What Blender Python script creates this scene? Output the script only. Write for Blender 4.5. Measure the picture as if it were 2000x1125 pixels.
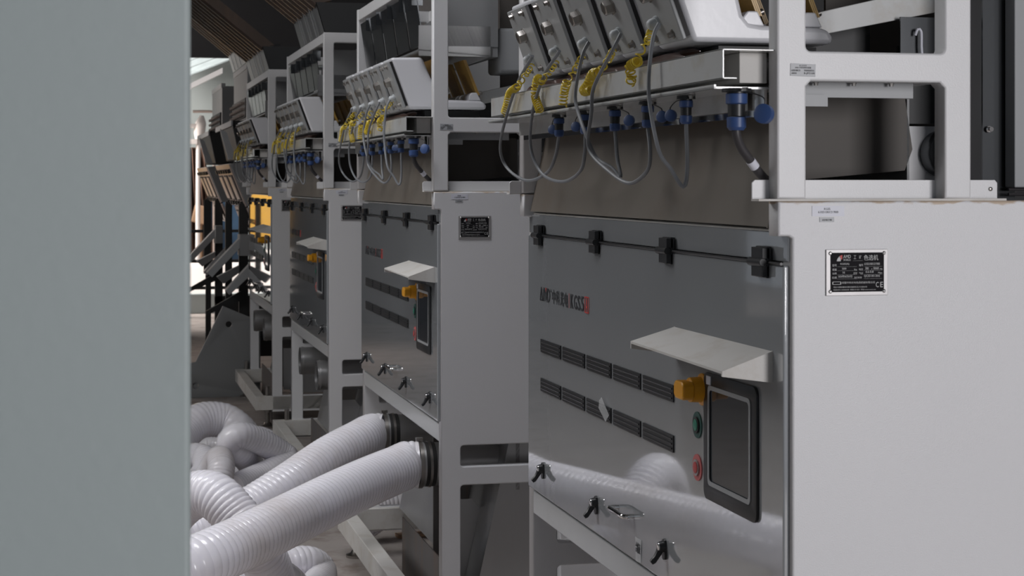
import bpy, bmesh, math, random
from mathutils import Vector, Matrix
random.seed(7)
sc = bpy.context.scene
for o in list(bpy.data.objects): bpy.data.objects.remove(o)
C = sc.collection
PI = math.pi

# ---------------------------------------------------------------- camera
F = 3400.0
YAW = math.atan(810 / F)
cam = bpy.data.cameras.new('camera'); co = bpy.data.objects.new('camera', cam); C.objects.link(co)
cam.sensor_fit = 'HORIZONTAL'; cam.sensor_width = 36.0; cam.lens = F / 2000 * 36
cam.shift_y = -(562.5 - 357) / 2000
co.location = (0, 0, 1.80); co.rotation_euler = (PI / 2, 0, -YAW)
cam.clip_start = 0.05; cam.clip_end = 200
cam.dof.use_dof = True; cam.dof.focus_distance = 4.6; cam.dof.aperture_fstop = 13
sc.camera = co
# ---------------------------------------------------------------- world, lights, exposure
w = bpy.data.worlds.new('world'); sc.world = w; w.use_nodes = True
w.node_tree.nodes['Background'].inputs[0].default_value = (0.80, 0.88, 1.0, 1)
w.node_tree.nodes['Background'].inputs[1].default_value = 0.22
vs = sc.view_settings
vs.view_transform = 'Standard'; vs.look = 'None'; vs.gamma = 1; vs.use_curve_mapping = False
vs.exposure = 0.0
def area(name, loc, target, sx, sy, power, col=(1, 1, 1), spread=180):
    l = bpy.data.lights.new(name, 'AREA'); l.shape = 'RECTANGLE'; l.size = sx; l.size_y = sy
    l.energy = power; l.color = col; l.spread = math.radians(spread)
    o = bpy.data.objects.new(name, l); C.objects.link(o); o.location = loc
    o.rotation_euler = (Vector(target) - Vector(loc)).to_track_quat('-Z', 'Y').to_euler()
    return o
# daylight through the doorway behind the photographer, the aisle roof light, the far open bay, and two added fill lamps
area('doorway_daylight', (3.5, -3.6, 2.2), (1.7, 3.0, 1.3), 2.2, 2.6, 345, (1.0, 0.98, 1.0))
area('aisle_roof_light', (-0.1, 5.2, 5.3), (0.15, 6.1, 0.0), 2.0, 1.6, 47, (0.96, 0.96, 1.0), 110)
area('roof_skylight_strip', (-2.8, 7.5, 5.2), (-1.6, 7.5, 0.0), 2.4, 20.0, 950, (1.0, 0.99, 0.98))  # added lamp, even ambient fill along the whole row
area('far_bay_daylight', (-2.2, 24.8, 5.0), (1.3, 25.6, 0.6), 3.5, 1.6, 900, (1.0, 0.93, 0.88))
area('far_side_daylight', (-2.6, 18.6, 2.6), (1.1, 17.6, 1.6), 2.0, 2.0, 32, (1.0, 0.86, 0.78), 90)  # added lamp, brightens the left faces of the far bins

# ---------------------------------------------------------------- materials
def mat(name, col, rough=0.5, metal=0.0, coat=0.0, bump=0.0, bscale=300, var=0.0, vscale=3.0,
        dirt=None, dirt_amt=0.0, dscale=6.0, spec=0.5, trans=0.0, coat_rough=0.05, streak=False, rvar=0.0, blend_to=None):
    m = bpy.data.materials.new(name); m.use_nodes = True
    nt = m.node_tree; N = nt.nodes; L = nt.links; b = N['Principled BSDF']
    b.inputs['Base Color'].default_value = (*col, 1); b.inputs['Roughness'].default_value = rough
    b.inputs['Metallic'].default_value = metal; b.inputs['Coat Weight'].default_value = coat
    b.inputs['Coat Roughness'].default_value = coat_rough
    b.inputs['Specular IOR Level'].default_value = spec
    b.inputs['Transmission Weight'].default_value = trans
    tc = N.new('ShaderNodeTexCoord')
    src = None
    if var or dirt:
        mp = N.new('ShaderNodeMapping'); L.new(tc.outputs['Object'], mp.inputs[0])
        if streak: mp.inputs['Scale'].default_value = (1, 1, 0.15)
        n = N.new('ShaderNodeTexNoise'); n.inputs['Scale'].default_value = vscale; n.inputs['Detail'].default_value = 5
        L.new(mp.outputs[0], n.inputs['Vector'])
        mx = N.new('ShaderNodeMix'); mx.data_type = 'RGBA'
        mx.inputs['A'].default_value = (*[c * (1 - var) for c in col], 1)
        mx.inputs['B'].default_value = (*[min(1, c * (1 + var)) for c in col], 1)
        L.new(n.outputs['Fac'], mx.inputs['Factor']); src = mx.outputs['Result']
    if dirt:
        n2 = N.new('ShaderNodeTexNoise'); n2.inputs['Scale'].default_value = dscale; n2.inputs['Detail'].default_value = 7
        n2.inputs['Roughness'].default_value = 0.65
        L.new(mp.outputs[0], n2.inputs['Vector'])
        r = N.new('ShaderNodeValToRGB'); r.color_ramp.elements[0].position = 0.5; r.color_ramp.elements[1].position = 0.72
        r.color_ramp.elements[1].color = (dirt_amt,) * 3 + (1,)
        L.new(n2.outputs['Fac'], r.inputs[0])
        m2 = N.new('ShaderNodeMix'); m2.data_type = 'RGBA'; m2.inputs['B'].default_value = (*dirt, 1)
        L.new(src, m2.inputs['A']); L.new(r.outputs[0], m2.inputs['Factor']); src = m2.outputs['Result']
    if src: L.new(src, b.inputs['Base Color'])
    if bump:
        n3 = N.new('ShaderNodeTexNoise'); n3.inputs['Scale'].default_value = bscale; n3.inputs['Detail'].default_value = 2
        L.new(tc.outputs['Object'], n3.inputs['Vector'])
        bp = N.new('ShaderNodeBump'); bp.inputs['Strength'].default_value = bump; bp.inputs['Distance'].default_value = 0.002
        L.new(n3.outputs['Fac'], bp.inputs['Height']); L.new(bp.outputs[0], b.inputs['Normal'])
    if rvar:
        n4 = N.new('ShaderNodeTexNoise'); n4.inputs['Scale'].default_value = 4; n4.inputs['Detail'].default_value = 6
        L.new(tc.outputs['Object'], n4.inputs['Vector'])
        mr = N.new('ShaderNodeMapRange'); mr.inputs['From Min'].default_value = 0.35; mr.inputs['From Max'].default_value = 0.7
        mr.inputs['To Min'].default_value = rough; mr.inputs['To Max'].default_value = rough + rvar
        L.new(n4.outputs['Fac'], mr.inputs[0]); L.new(mr.outputs[0], b.inputs['Roughness'])
    return m

def body_paint():
    """satin off-white powder coat with dusty putty along the joint under the plinth"""
    m = mat('white_powder_coat', (0.70, 0.70, 0.715), 0.42, bump=0.25, bscale=420, var=0.03, vscale=2.5)
    nt = m.node_tree; N = nt.nodes; L = nt.links; b = N['Principled BSDF']
    old = b.inputs['Base Color'].links[0].from_socket
    tc = N.new('ShaderNodeTexCoord'); sp = N.new('ShaderNodeSeparateXYZ'); L.new(tc.outputs['Object'], sp.inputs[0])
    n = N.new('ShaderNodeTexNoise'); n.inputs['Scale'].default_value = 22; n.inputs['Detail'].default_value = 6
    mp = N.new('ShaderNodeMapping'); mp.inputs['Scale'].default_value = (1, 1, 3); L.new(tc.outputs['Object'], mp.inputs[0]); L.new(mp.outputs[0], n.inputs['Vector'])
    off = N.new('ShaderNodeMath'); off.operation = 'MULTIPLY_ADD'; off.inputs[1].default_value = 0.030; off.inputs[2].default_value = -0.013
    L.new(n.outputs['Fac'], off.inputs[0])
    ad = N.new('ShaderNodeMath'); ad.operation = 'ADD'; L.new(sp.outputs['Z'], ad.inputs[0]); L.new(off.outputs[0], ad.inputs[1])
    r = N.new('ShaderNodeMapRange'); r.inputs['From Min'].default_value = 1.7625; r.inputs['From Max'].default_value = 1.7665
    L.new(ad.outputs[0], r.inputs[0])
    mx = N.new('ShaderNodeMix'); mx.data_type = 'RGBA'; mx.inputs['B'].default_value = (0.50, 0.40, 0.31, 1)
    L.new(r.outputs[0], mx.inputs['Factor']); L.new(old, mx.inputs['A']); L.new(mx.outputs['Result'], b.inputs['Base Color'])
    return m

M = {}
M['body'] = body_paint()
M['frame'] = mat('white_frame_paint', (0.70, 0.70, 0.71), 0.38, bump=0.12, bscale=350, var=0.03)
M['door'] = mat('glossy_door_paint', (0.32, 0.335, 0.35), 0.05, bump=0.02, bscale=130, var=0.03, spec=1.0, coat=1.0, coat_rough=0.03)
M['door'].node_tree.nodes['Principled BSDF'].inputs['Coat IOR'].default_value = 1.6
M['edge'] = mat('grey_edge_paint', (0.50, 0.51, 0.52), 0.25, bump=0.1, spec=0.6, var=0.04)
M['dusty'] = mat('dusty_white_paint', (0.60, 0.585, 0.56), 0.6, dirt=(0.42, 0.36, 0.29), dirt_amt=0.5, var=0.06, dscale=9, bump=0.2, bscale=200)
M['channel'] = mat('glossy_channel_paint', (0.58, 0.59, 0.585), 0.18, var=0.05, dirt=(0.44, 0.38, 0.30), dirt_amt=0.45, dscale=14, spec=0.7, coat=0.3)
M['cast'] = mat('cast_white_enamel', (0.74, 0.74, 0.77), 0.30, bump=0.1, bscale=60, spec=0.6)
M['plate'] = mat('satin_alloy_plate', (0.36, 0.37, 0.375), 0.42, metal=0.12, var=0.06, vscale=14)
M['gland'] = mat('pale_nylon', (0.55, 0.58, 0.60), 0.4)
M['steel'] = mat('bright_steel', (0.36, 0.34, 0.32), 0.3, metal=1.0, var=0.1, vscale=40)
M['chrome'] = mat('chrome', (0.75, 0.74, 0.73), 0.08, metal=1.0)
M['stainless'] = mat('stainless_sheet', (0.46, 0.46, 0.46), 0.32, metal=0.85, var=0.12, vscale=6, streak=True)
M['dkstain'] = mat('dark_stainless_sheet', (0.09, 0.095, 0.10), 0.2, metal=0.8, var=0.2, vscale=8, streak=True)
M['rust'] = mat('rusty_mild_steel', (0.13, 0.12, 0.115), 0.45, metal=0.6, var=0.2, dirt=(0.20, 0.11, 0.06), dirt_amt=0.5, dscale=12, streak=True)
M['black'] = mat('black_plastic', (0.018, 0.019, 0.021), 0.38)
M['blackpaint'] = mat('black_painted_steel', (0.012, 0.013, 0.014), 0.5)
M['rubber'] = mat('black_rubber', (0.012, 0.011, 0.011), 0.6)
M['copper'] = mat('dark_brown_enamelled_bar', (0.06, 0.022, 0.014), 0.3, coat=0.3, spec=0.5)
M['blue'] = mat('blue_plastic', (0.035, 0.075, 0.21), 0.42)
M['cable'] = mat('grey_cable_jacket', (0.20, 0.21, 0.225), 0.45)
M['darkcable'] = mat('dark_cable_jacket', (0.045, 0.042, 0.045), 0.45)
M['yellow'] = mat('yellow_polyurethane_tube', (0.62, 0.46, 0.03), 0.28, spec=0.6)
M['knob'] = mat('orange_yellow_knob_plastic', (0.80, 0.36, 0.012), 0.38)
M['tan'] = mat('tan_resin_board', (0.17, 0.15, 0.128), 0.50, var=0.08, vscale=3, dirt=(0.14, 0.10, 0.07), dirt_amt=0.5, dscale=2.5)
M['darktan'] = mat('dark_lined_trough', (0.075, 0.066, 0.058), 0.6, var=0.15)  # grey-brown, a good deal darker than the slope board
M['fibre'] = mat('fibreglass_spring', (0.46, 0.28, 0.07), 0.35, var=0.25, vscale=60)
M['glass'] = mat('dark_touch_glass', (0.035, 0.04, 0.048), 0.05, spec=0.9, coat=0.2)
M['green'] = mat('green_button', (0.02, 0.20, 0.13), 0.4)
M['greenring'] = mat('dark_green_legend', (0.025, 0.085, 0.075), 0.5)
M['red'] = mat('red_button', (0.50, 0.07, 0.07), 0.4)
M['redring'] = mat('red_legend', (0.55, 0.14, 0.14), 0.5)
M['ink'] = mat('dark_ink', (0.02, 0.022, 0.026), 0.5)
M['redink'] = mat('red_ink', (0.50, 0.045, 0.04), 0.5)
M['whiteink'] = mat('silver_ink', (0.50, 0.50, 0.50), 0.5)
M['sticker'] = mat('silver_sticker', (0.40, 0.41, 0.43), 0.4)
M['paper'] = mat('white_sticker', (0.68, 0.69, 0.76), 0.45)
M['alu'] = mat('plate_aluminium', (0.42, 0.41, 0.41), 0.42, metal=0.5, var=0.08, vscale=30)
M['npblack'] = mat('black_anodised', (0.010, 0.009, 0.011), 0.65, spec=0.12)
M['hose'] = mat('white_pvc_hose', (0.85, 0.835, 0.89), 0.2, spec=0.55, var=0.05, dirt=(0.42, 0.33, 0.26), dirt_amt=0.35, dscale=2.6)
_h = M['hose'].node_tree.nodes['Principled BSDF']; _h.inputs['Subsurface Weight'].default_value = 0.3; _h.inputs['Subsurface Radius'].default_value = (0.06, 0.06, 0.065); _h.inputs['Subsurface Scale'].default_value = 1.0
M['column'] = mat('pale_green_column_paint', (0.31, 0.355, 0.355), 0.55, bump=0.15, bscale=90, var=0.04, vscale=2.5, dirt=(0.30, 0.33, 0.33), dirt_amt=0.25, dscale=3)
M['grey'] = mat('dark_grey_machine_paint', (0.22, 0.225, 0.23), 0.45, bump=0.1, var=0.05)
M['rawgrey'] = mat('mid_grey_paint', (0.33, 0.34, 0.35), 0.45, var=0.06)
M['duct'] = mat('rusty_galvanised_duct', (0.10, 0.075, 0.062), 0.38, metal=0.5, var=0.25, dirt=(0.20, 0.12, 0.08), dirt_amt=0.7, dscale=4, vscale=10, streak=True)
M['clip'] = mat('galvanised_clip_panel', (0.55, 0.46, 0.42), 0.35, metal=0.5, var=0.1)
M['floor'] = mat('dusty_concrete', (0.36, 0.325, 0.305), 0.8, bump=0.6, bscale=30, var=0.25, vscale=2.2, dirt=(0.17, 0.125, 0.10), dirt_amt=0.8, dscale=5)
M['dark'] = mat('dark_roof_sheet', (0.035, 0.035, 0.038), 0.8, var=0.2)
M['hall'] = mat('dim_hall_cladding', (0.10, 0.10, 0.105), 0.8, var=0.15)
M['leftwall'] = mat('grey_hall_cladding', (0.30, 0.31, 0.325), 0.7, var=0.08)
M['palewall'] = mat('pale_far_cladding', (0.42, 0.47, 0.47), 0.6, var=0.06)
M['salt'] = mat('white_mineral_powder', (0.85, 0.80, 0.77), 0.9, bump=0.8, bscale=12)
M['brown'] = mat('brown_hanging_sacking', (0.17, 0.10, 0.075), 0.8, var=0.35, vscale=7, bump=0.8, bscale=14)
M['card'] = mat('brown_cardboard', (0.42, 0.27, 0.17), 0.75, var=0.1)
M['bluesheet'] = mat('blue_tarpaulin', (0.05, 0.11, 0.20), 0.5, var=0.3, vscale=5)
M['yellowsheet'] = mat('yellow_machine_paint', (0.62, 0.36, 0.06), 0.45, dirt=(0.3, 0.2, 0.12), dirt_amt=0.6, dscale=4, var=0.1)
M['tape'] = mat('clear_tape_film', (0.75, 0.77, 0.78), 0.15); M['tape'].node_tree.nodes['Principled BSDF'].inputs['Alpha'].default_value = 0.35
M['glassy'] = mat('pale_roof_sheet', (0.45, 0.52, 0.53), 0.3, var=0.35, vscale=5)

# ---------------------------------------------------------------- helpers
class MB:
    def __init__(s): s.bm = bmesh.new()
    def box(s, x0, x1, y0, y1, z0, z1, rot=None, about=None):
        vs_ = [s.bm.verts.new(p) for p in ((x0,y0,z0),(x1,y0,z0),(x1,y1,z0),(x0,y1,z0),(x0,y0,z1),(x1,y0,z1),(x1,y1,z1),(x0,y1,z1))]
        for f in ((0,3,2,1),(4,5,6,7),(0,1,5,4),(1,2,6,5),(2,3,7,6),(3,0,4,7)): s.bm.faces.new([vs_[i] for i in f])
        if rot is not None: bmesh.ops.rotate(s.bm, verts=vs_, cent=about or ((x0+x1)/2,(y0+y1)/2,(z0+z1)/2), matrix=rot)
        return s
    def prism(s, pts, a, b, axis='y'):
        """pts: closed 2D outline; axis y -> (x,z) outline, x -> (y,z) outline, z -> (x,y) outline"""
        f = {'y': lambda p, t: (p[0], t, p[1]), 'x': lambda p, t: (t, p[0], p[1]), 'z': lambda p, t: (p[0], p[1], t)}[axis]
        A = [s.bm.verts.new(f(p, a)) for p in pts]; B = [s.bm.verts.new(f(p, b)) for p in pts]
        n = len(pts); s.bm.faces.new(A); s.bm.faces.new(B[::-1])
        for i in range(n): s.bm.faces.new([A[i], B[i], B[(i+1) % n], A[(i+1) % n]])
        return s
    def cyl(s, p0, p1, r, n=16, r2=None):
        p0 = Vector(p0); p1 = Vector(p1); d = (p1 - p0).normalized(); r2 = r if r2 is None else r2
        u = d.orthogonal().normalized(); v = d.cross(u)
        A = [s.bm.verts.new(p0 + r*(math.cos(2*PI*i/n)*u + math.sin(2*PI*i/n)*v)) for i in range(n)]
        B = [s.bm.verts.new(p1 + r2*(math.cos(2*PI*i/n)*u + math.sin(2*PI*i/n)*v)) for i in range(n)]
        s.bm.faces.new(A[::-1]); s.bm.faces.new(B)
        for i in range(n): s.bm.faces.new([A[i], A[(i+1) % n], B[(i+1) % n], B[i]])
        return s
    def lathe(s, p0, ax, prof, n=20):
        """prof: [(t along axis, radius)]"""
        p0 = Vector(p0); d = Vector(ax).normalized(); u = d.orthogonal().normalized(); v = d.cross(u)
        rings = [[s.bm.verts.new(p0 + d*t + r*(math.cos(2*PI*i/n)*u + math.sin(2*PI*i/n)*v)) for i in range(n)] for t, r in prof]
        for A, B in zip(rings, rings[1:]):
            for i in range(n): s.bm.faces.new([A[i], A[(i+1) % n], B[(i+1) % n], B[i]])
        s.bm.faces.new(rings[0][::-1]); s.bm.faces.new(rings[-1])
        return s
    def ring(s, c, ax, r_out, r_in, h, n=24):
        c = Vector(c); d = Vector(ax).normalized(); u = d.orthogonal().normalized(); v = d.cross(u)
        R = [[s.bm.verts.new(c + d*t + r*(math.cos(2*PI*i/n)*u + math.sin(2*PI*i/n)*v)) for i in range(n)] for t, r in ((0,r_out),(h,r_out),(h,r_in),(0,r_in))]
        for k in range(4):
            A, B = R[k], R[(k+1) % 4]
            for i in range(n): s.bm.faces.new([A[i], A[(i+1) % n], B[(i+1) % n], B[i]])
        return s
    def sweep(s, pts, rad, n=10, caps=True):
        """pts dense list of Vectors, rad float or list"""
        P = [Vector(p) for p in pts]
        T = [(P[min(i+1, len(P)-1)] - P[max(i-1, 0)]).normalized() for i in range(len(P))]
        u = T[0].orthogonal().normalized(); R = []
        for i, p in enumerate(P):
            u = (u - T[i]*u.dot(T[i])).normalized(); v = T[i].cross(u); r = rad[i] if isinstance(rad, (list, tuple)) else rad
            R.append([s.bm.verts.new(p + r*(math.cos(2*PI*k/n)*u + math.sin(2*PI*k/n)*v)) for k in range(n)])
        for A, B in zip(R, R[1:]):
            for k in range(n): s.bm.faces.new([A[k], A[(k+1) % n], B[(k+1) % n], B[k]])
        if caps: s.bm.faces.new(R[0][::-1]); s.bm.faces.new(R[-1])
        return s
    def sheet(s, pts, nrm, t):
        """thick polygon from 3D points"""
        k = Vector(nrm).normalized()*t
        A = [s.bm.verts.new(p) for p in pts]; B = [s.bm.verts.new(Vector(p)+k) for p in pts]; n = len(pts)
        s.bm.faces.new(A); s.bm.faces.new(B[::-1])
        for i in range(n): s.bm.faces.new([A[i], B[i], B[(i+1) % n], A[(i+1) % n]])
        return s
    def xform(s, mtx): bmesh.ops.transform(s.bm, matrix=mtx, verts=s.bm.verts); return s
    def build(s, name, m, parent=None, bevel=0.0, seg=2, smooth=True):
        bmesh.ops.recalc_face_normals(s.bm, faces=s.bm.faces)
        me = bpy.data.meshes.new(name); s.bm.to_mesh(me); s.bm.free()
        return link(name, me, m, parent, bevel, seg, smooth)
def link(name, me, m, parent=None, bevel=0.0, seg=2, smooth=True):
    me.materials.clear(); me.materials.append(M[m] if isinstance(m, str) else m)
    if smooth:
        me.polygons.foreach_set('use_smooth', [True]*len(me.polygons)); me.set_sharp_from_angle(angle=0.62)
    o = bpy.data.objects.new(name, me); C.objects.link(o)
    if parent: o.parent = parent
    if bevel:
        b = o.modifiers.new('bevel', 'BEVEL'); b.width = bevel; b.segments = seg; b.limit_method = 'ANGLE'; b.angle_limit = 0.7
        b.harden_normals = True
    return o
def tag(o, label, cat, group=None, kind=None):
    o['label'] = label; o['category'] = cat
    if group: o['group'] = group
    if kind: o['kind'] = kind
    return o
def struct(o, label=None, cat=None):
    o['kind'] = 'structure'
    if label: o['label'] = label; o['category'] = cat
    return o
def empty(name, loc=(0, 0, 0), rz=0):
    o = bpy.data.objects.new(name, None); C.objects.link(o); o.location = loc; o.rotation_euler = (0, 0, rz); o.empty_display_size = 0.1
    return o
def copy_tree(o, parent=None):
    c = o.copy(); C.objects.link(c); c.parent = parent
    for ch in kids.get(o.name, []): copy_tree(ch, c)
    return c
kids = {}
def index_children():
    kids.clear()
    for o in bpy.data.objects:
        if o.parent: kids.setdefault(o.parent.name, []).append(o)
def rrect(x0, y0, x1, y1, r, n=5):
    P = []
    for cx, cy, a in ((x1-r, y0+r, -90), (x1-r, y1-r, 0), (x0+r, y1-r, 90), (x0+r, y0+r, 180)):
        for k in range(n+1):
            t = math.radians(a + 90*k/n); P.append((cx + r*math.cos(t), cy + r*math.sin(t)))
    return P
def curve_mesh(cu):
    o = bpy.data.objects.new('tmp', cu); C.objects.link(o)
    dg = bpy.context.evaluated_depsgraph_get(); dg.update()
    me = bpy.data.meshes.new_from_object(o.evaluated_get(dg))
    bpy.data.objects.remove(o); return me
def plate_mesh(outline, holes, t, bevel=0.0):
    cu = bpy.data.curves.new('plate', 'CURVE'); cu.dimensions = '2D'; cu.fill_mode = 'BOTH'; cu.extrude = t/2 - bevel
    cu.bevel_depth = bevel; cu.bevel_resolution = 1; cu.offset = -bevel
    for P in [outline] + holes:
        s = cu.splines.new('POLY'); s.points.add(len(P)-1)
        for q, (x, y) in zip(s.points, P): q.co = (x, y, 0, 1)
        s.use_cyclic_u = True
    me = curve_mesh(cu); bpy.data.curves.remove(cu)
    bm = bmesh.new(); bm.from_mesh(me); bmesh.ops.remove_doubles(bm, verts=bm.verts, dist=1e-5); bm.to_mesh(me); bm.free()
    return me
XZ = Matrix(((1,0,0,0),(0,0,-1,0),(0,1,0,0),(0,0,0,1)))          # reads from -Y
YZ = Matrix(((0,0,-1,0),(-1,0,0,0),(0,1,0,0),(0,0,0,1)))         # reads from -X
def plate_xz(name, outline, holes, y0, y1, m, parent, bevel=0.003):
    me = plate_mesh(outline, holes, y1-y0, bevel); me.transform(Matrix.Translation((0, (y0+y1)/2, 0)) @ XZ)
    return link(name, me, m, parent, smooth=False)
def text_mesh(s, size, sx=1.0, ext=0.0004, bold=0.0, align='LEFT'):
    cu = bpy.data.curves.new('t', 'FONT'); cu.body = s; cu.size = size; cu.extrude = ext; cu.offset = bold; cu.align_x = align; cu.resolution_u = 2
    me = curve_mesh(cu); bpy.data.curves.remove(cu)
    if sx != 1.0: me.transform(Matrix.Diagonal((sx, 1, 1, 1)))
    return me
def fit_text(s, x0, x1, y0, y1, bold=0.0, ext=0.0003):
    """lettering fitted into a box"""
    me = text_mesh(s, 0.1, 1.0, ext, bold*0.1/max(1e-6, (y1-y0)))
    if not me.vertices: return me
    xs = [v.co.x for v in me.vertices]; ys = [v.co.y for v in me.vertices]
    ax, bx, ay, by = min(xs), max(xs), min(ys), max(ys)
    for v in me.vertices:
        v.co.x = x0 + (v.co.x-ax)*(x1-x0)/(bx-ax); v.co.y = y0 + (v.co.y-ay)*(y1-y0)/(by-ay)
    return me
def join_meshes(ms):
    bm = bmesh.new()
    for me in ms: bm.from_mesh(me)
    me = bpy.data.meshes.new('lettering'); bm.to_mesh(me); bm.free(); return me
def spline(P, step=0.01):
    P = [Vector(p) for p in P]; Q = [P[0]*2-P[1]] + P + [P[-1]*2-P[-2]]; out = []
    for i in range(1, len(Q)-2):
        a, b, c_, d = Q[i-1:i+3]; n = max(2, int((c_-b).length/step))
        for k in range(n):
            t = k/n
            out.append(0.5*((2*b) + (c_-a)*t + (2*a-5*b+4*c_-d)*t*t + (3*b-a-3*c_+d)*t**3))
    out.append(P[-1]); return out
def even(P, step):
    """resample a dense polyline evenly"""
    out = [P[0]]; acc = 0.0
    for a, b in zip(P, P[1:]):
        L_ = (b-a).length
        while acc + L_ >= step and L_ > 0:
            t = (step-acc)/L_; a = a.lerp(b, t); out.append(a.copy()); L_ = (b-a).length; acc = 0.0
        acc += L_
    return out

# ---------------------------------------------------------------- the hall
struct(MB().box(-9, 9, -4.5, 34, -0.12, 0.0).build('floor', 'floor'))
struct(MB().box(-9, 9, -4.5, 24.0, 5.4, 5.5).build('ceiling', 'dark'))
struct(MB().box(-9, 9, 23.95, 24.05, 3.5, 5.4).build('trim_1', 'dark'))
struct(MB().box(3.9, 4.0, -4.5, 30, 0.0, 6.2).build('wall_right', 'hall'))
struct(MB().box(-6.1, -6.0, -4.5, 12.5, 0, 6.2).build('wall_left', 'leftwall'))

# ---------------------------------------------------------------- sorting machine (local: x into the machine, y away, z up)
L0 = 1.93
def box_open_lettering(parent):
    """door lettering, fitted word by word along the door"""
    yl, z0, z1 = 1.80, 1.463, 1.502
    def seg(s, a, b, m=0.0, h=1.0):  # a,b distance along text run
        return fit_text(s, a, b, z0, z0+(z1-z0)*h, 0.0002)
    W_ = 0.515
    blk = [seg('Λ', 0.000, 0.030), seg('И', 0.036, 0.052), seg('V', 0.054, 0.080), seg('D', 0.082, 0.112),
           seg('中', 0.135, 0.170), seg('科', 0.178, 0.213), seg('光', 0.221, 0.256), seg('电', 0.264, 0.299),
           seg('K', 0.326, 0.352), seg('G', 0.360, 0.386), seg('S', 0.394, 0.420), seg('5', 0.428, 0.454)]
    bm = MB()
    bm.prism([(0.0, z0), (0.030, z0), (0.030, z0+0.004), (0.0, z0+0.004)], 0, 0.0003, 'z')
    bm.prism([(0.118, z0+0.030), (0.124, z0+0.030), (0.124, z0+0.038), (0.118, z0+0.038)], 0, 0.0003, 'z')
    me2 = bpy.data.meshes.new('x'); bm.bm.to_mesh(me2); blk.append(me2)
    me = join_meshes(blk); me.transform(Matrix.Translation((-0.0135, yl, 0)) @ YZ)
    link('lettering', me, 'ink', parent, smooth=False)
    rd = [seg('A', 0.472, 0.492)]
    rr = plate_mesh(rrect(0.462, z0-0.002, 0.502, z1+0.002, 0.004, 3), [rrect(0.465, z0+0.001, 0.499, z1-0.001, 0.002, 3)], 0.0006); rd.append(rr)
    b2 = MB(); b2.box(0.310, 0.3125, z0, z1, 0, 0.0003); m3 = bpy.data.meshes.new('x'); b2.bm.to_mesh(m3); rd.append(m3)
    b3 = MB(); b3.prism([(0.064, z1), (0.074, z1), (0.069, z1-0.012)], 0.0003, 0.0006, 'z'); m4 = bpy.data.meshes.new('x'); b3.bm.to_mesh(m4); rd.append(m4)
    me = join_meshes(rd); me.transform(Matrix.Translation((-0.0135, yl, 0)) @ YZ)
    o = link('lettering', me, 'redink', parent, smooth=False); o['label'] = 'red boxed letter of the door lettering'

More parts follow.
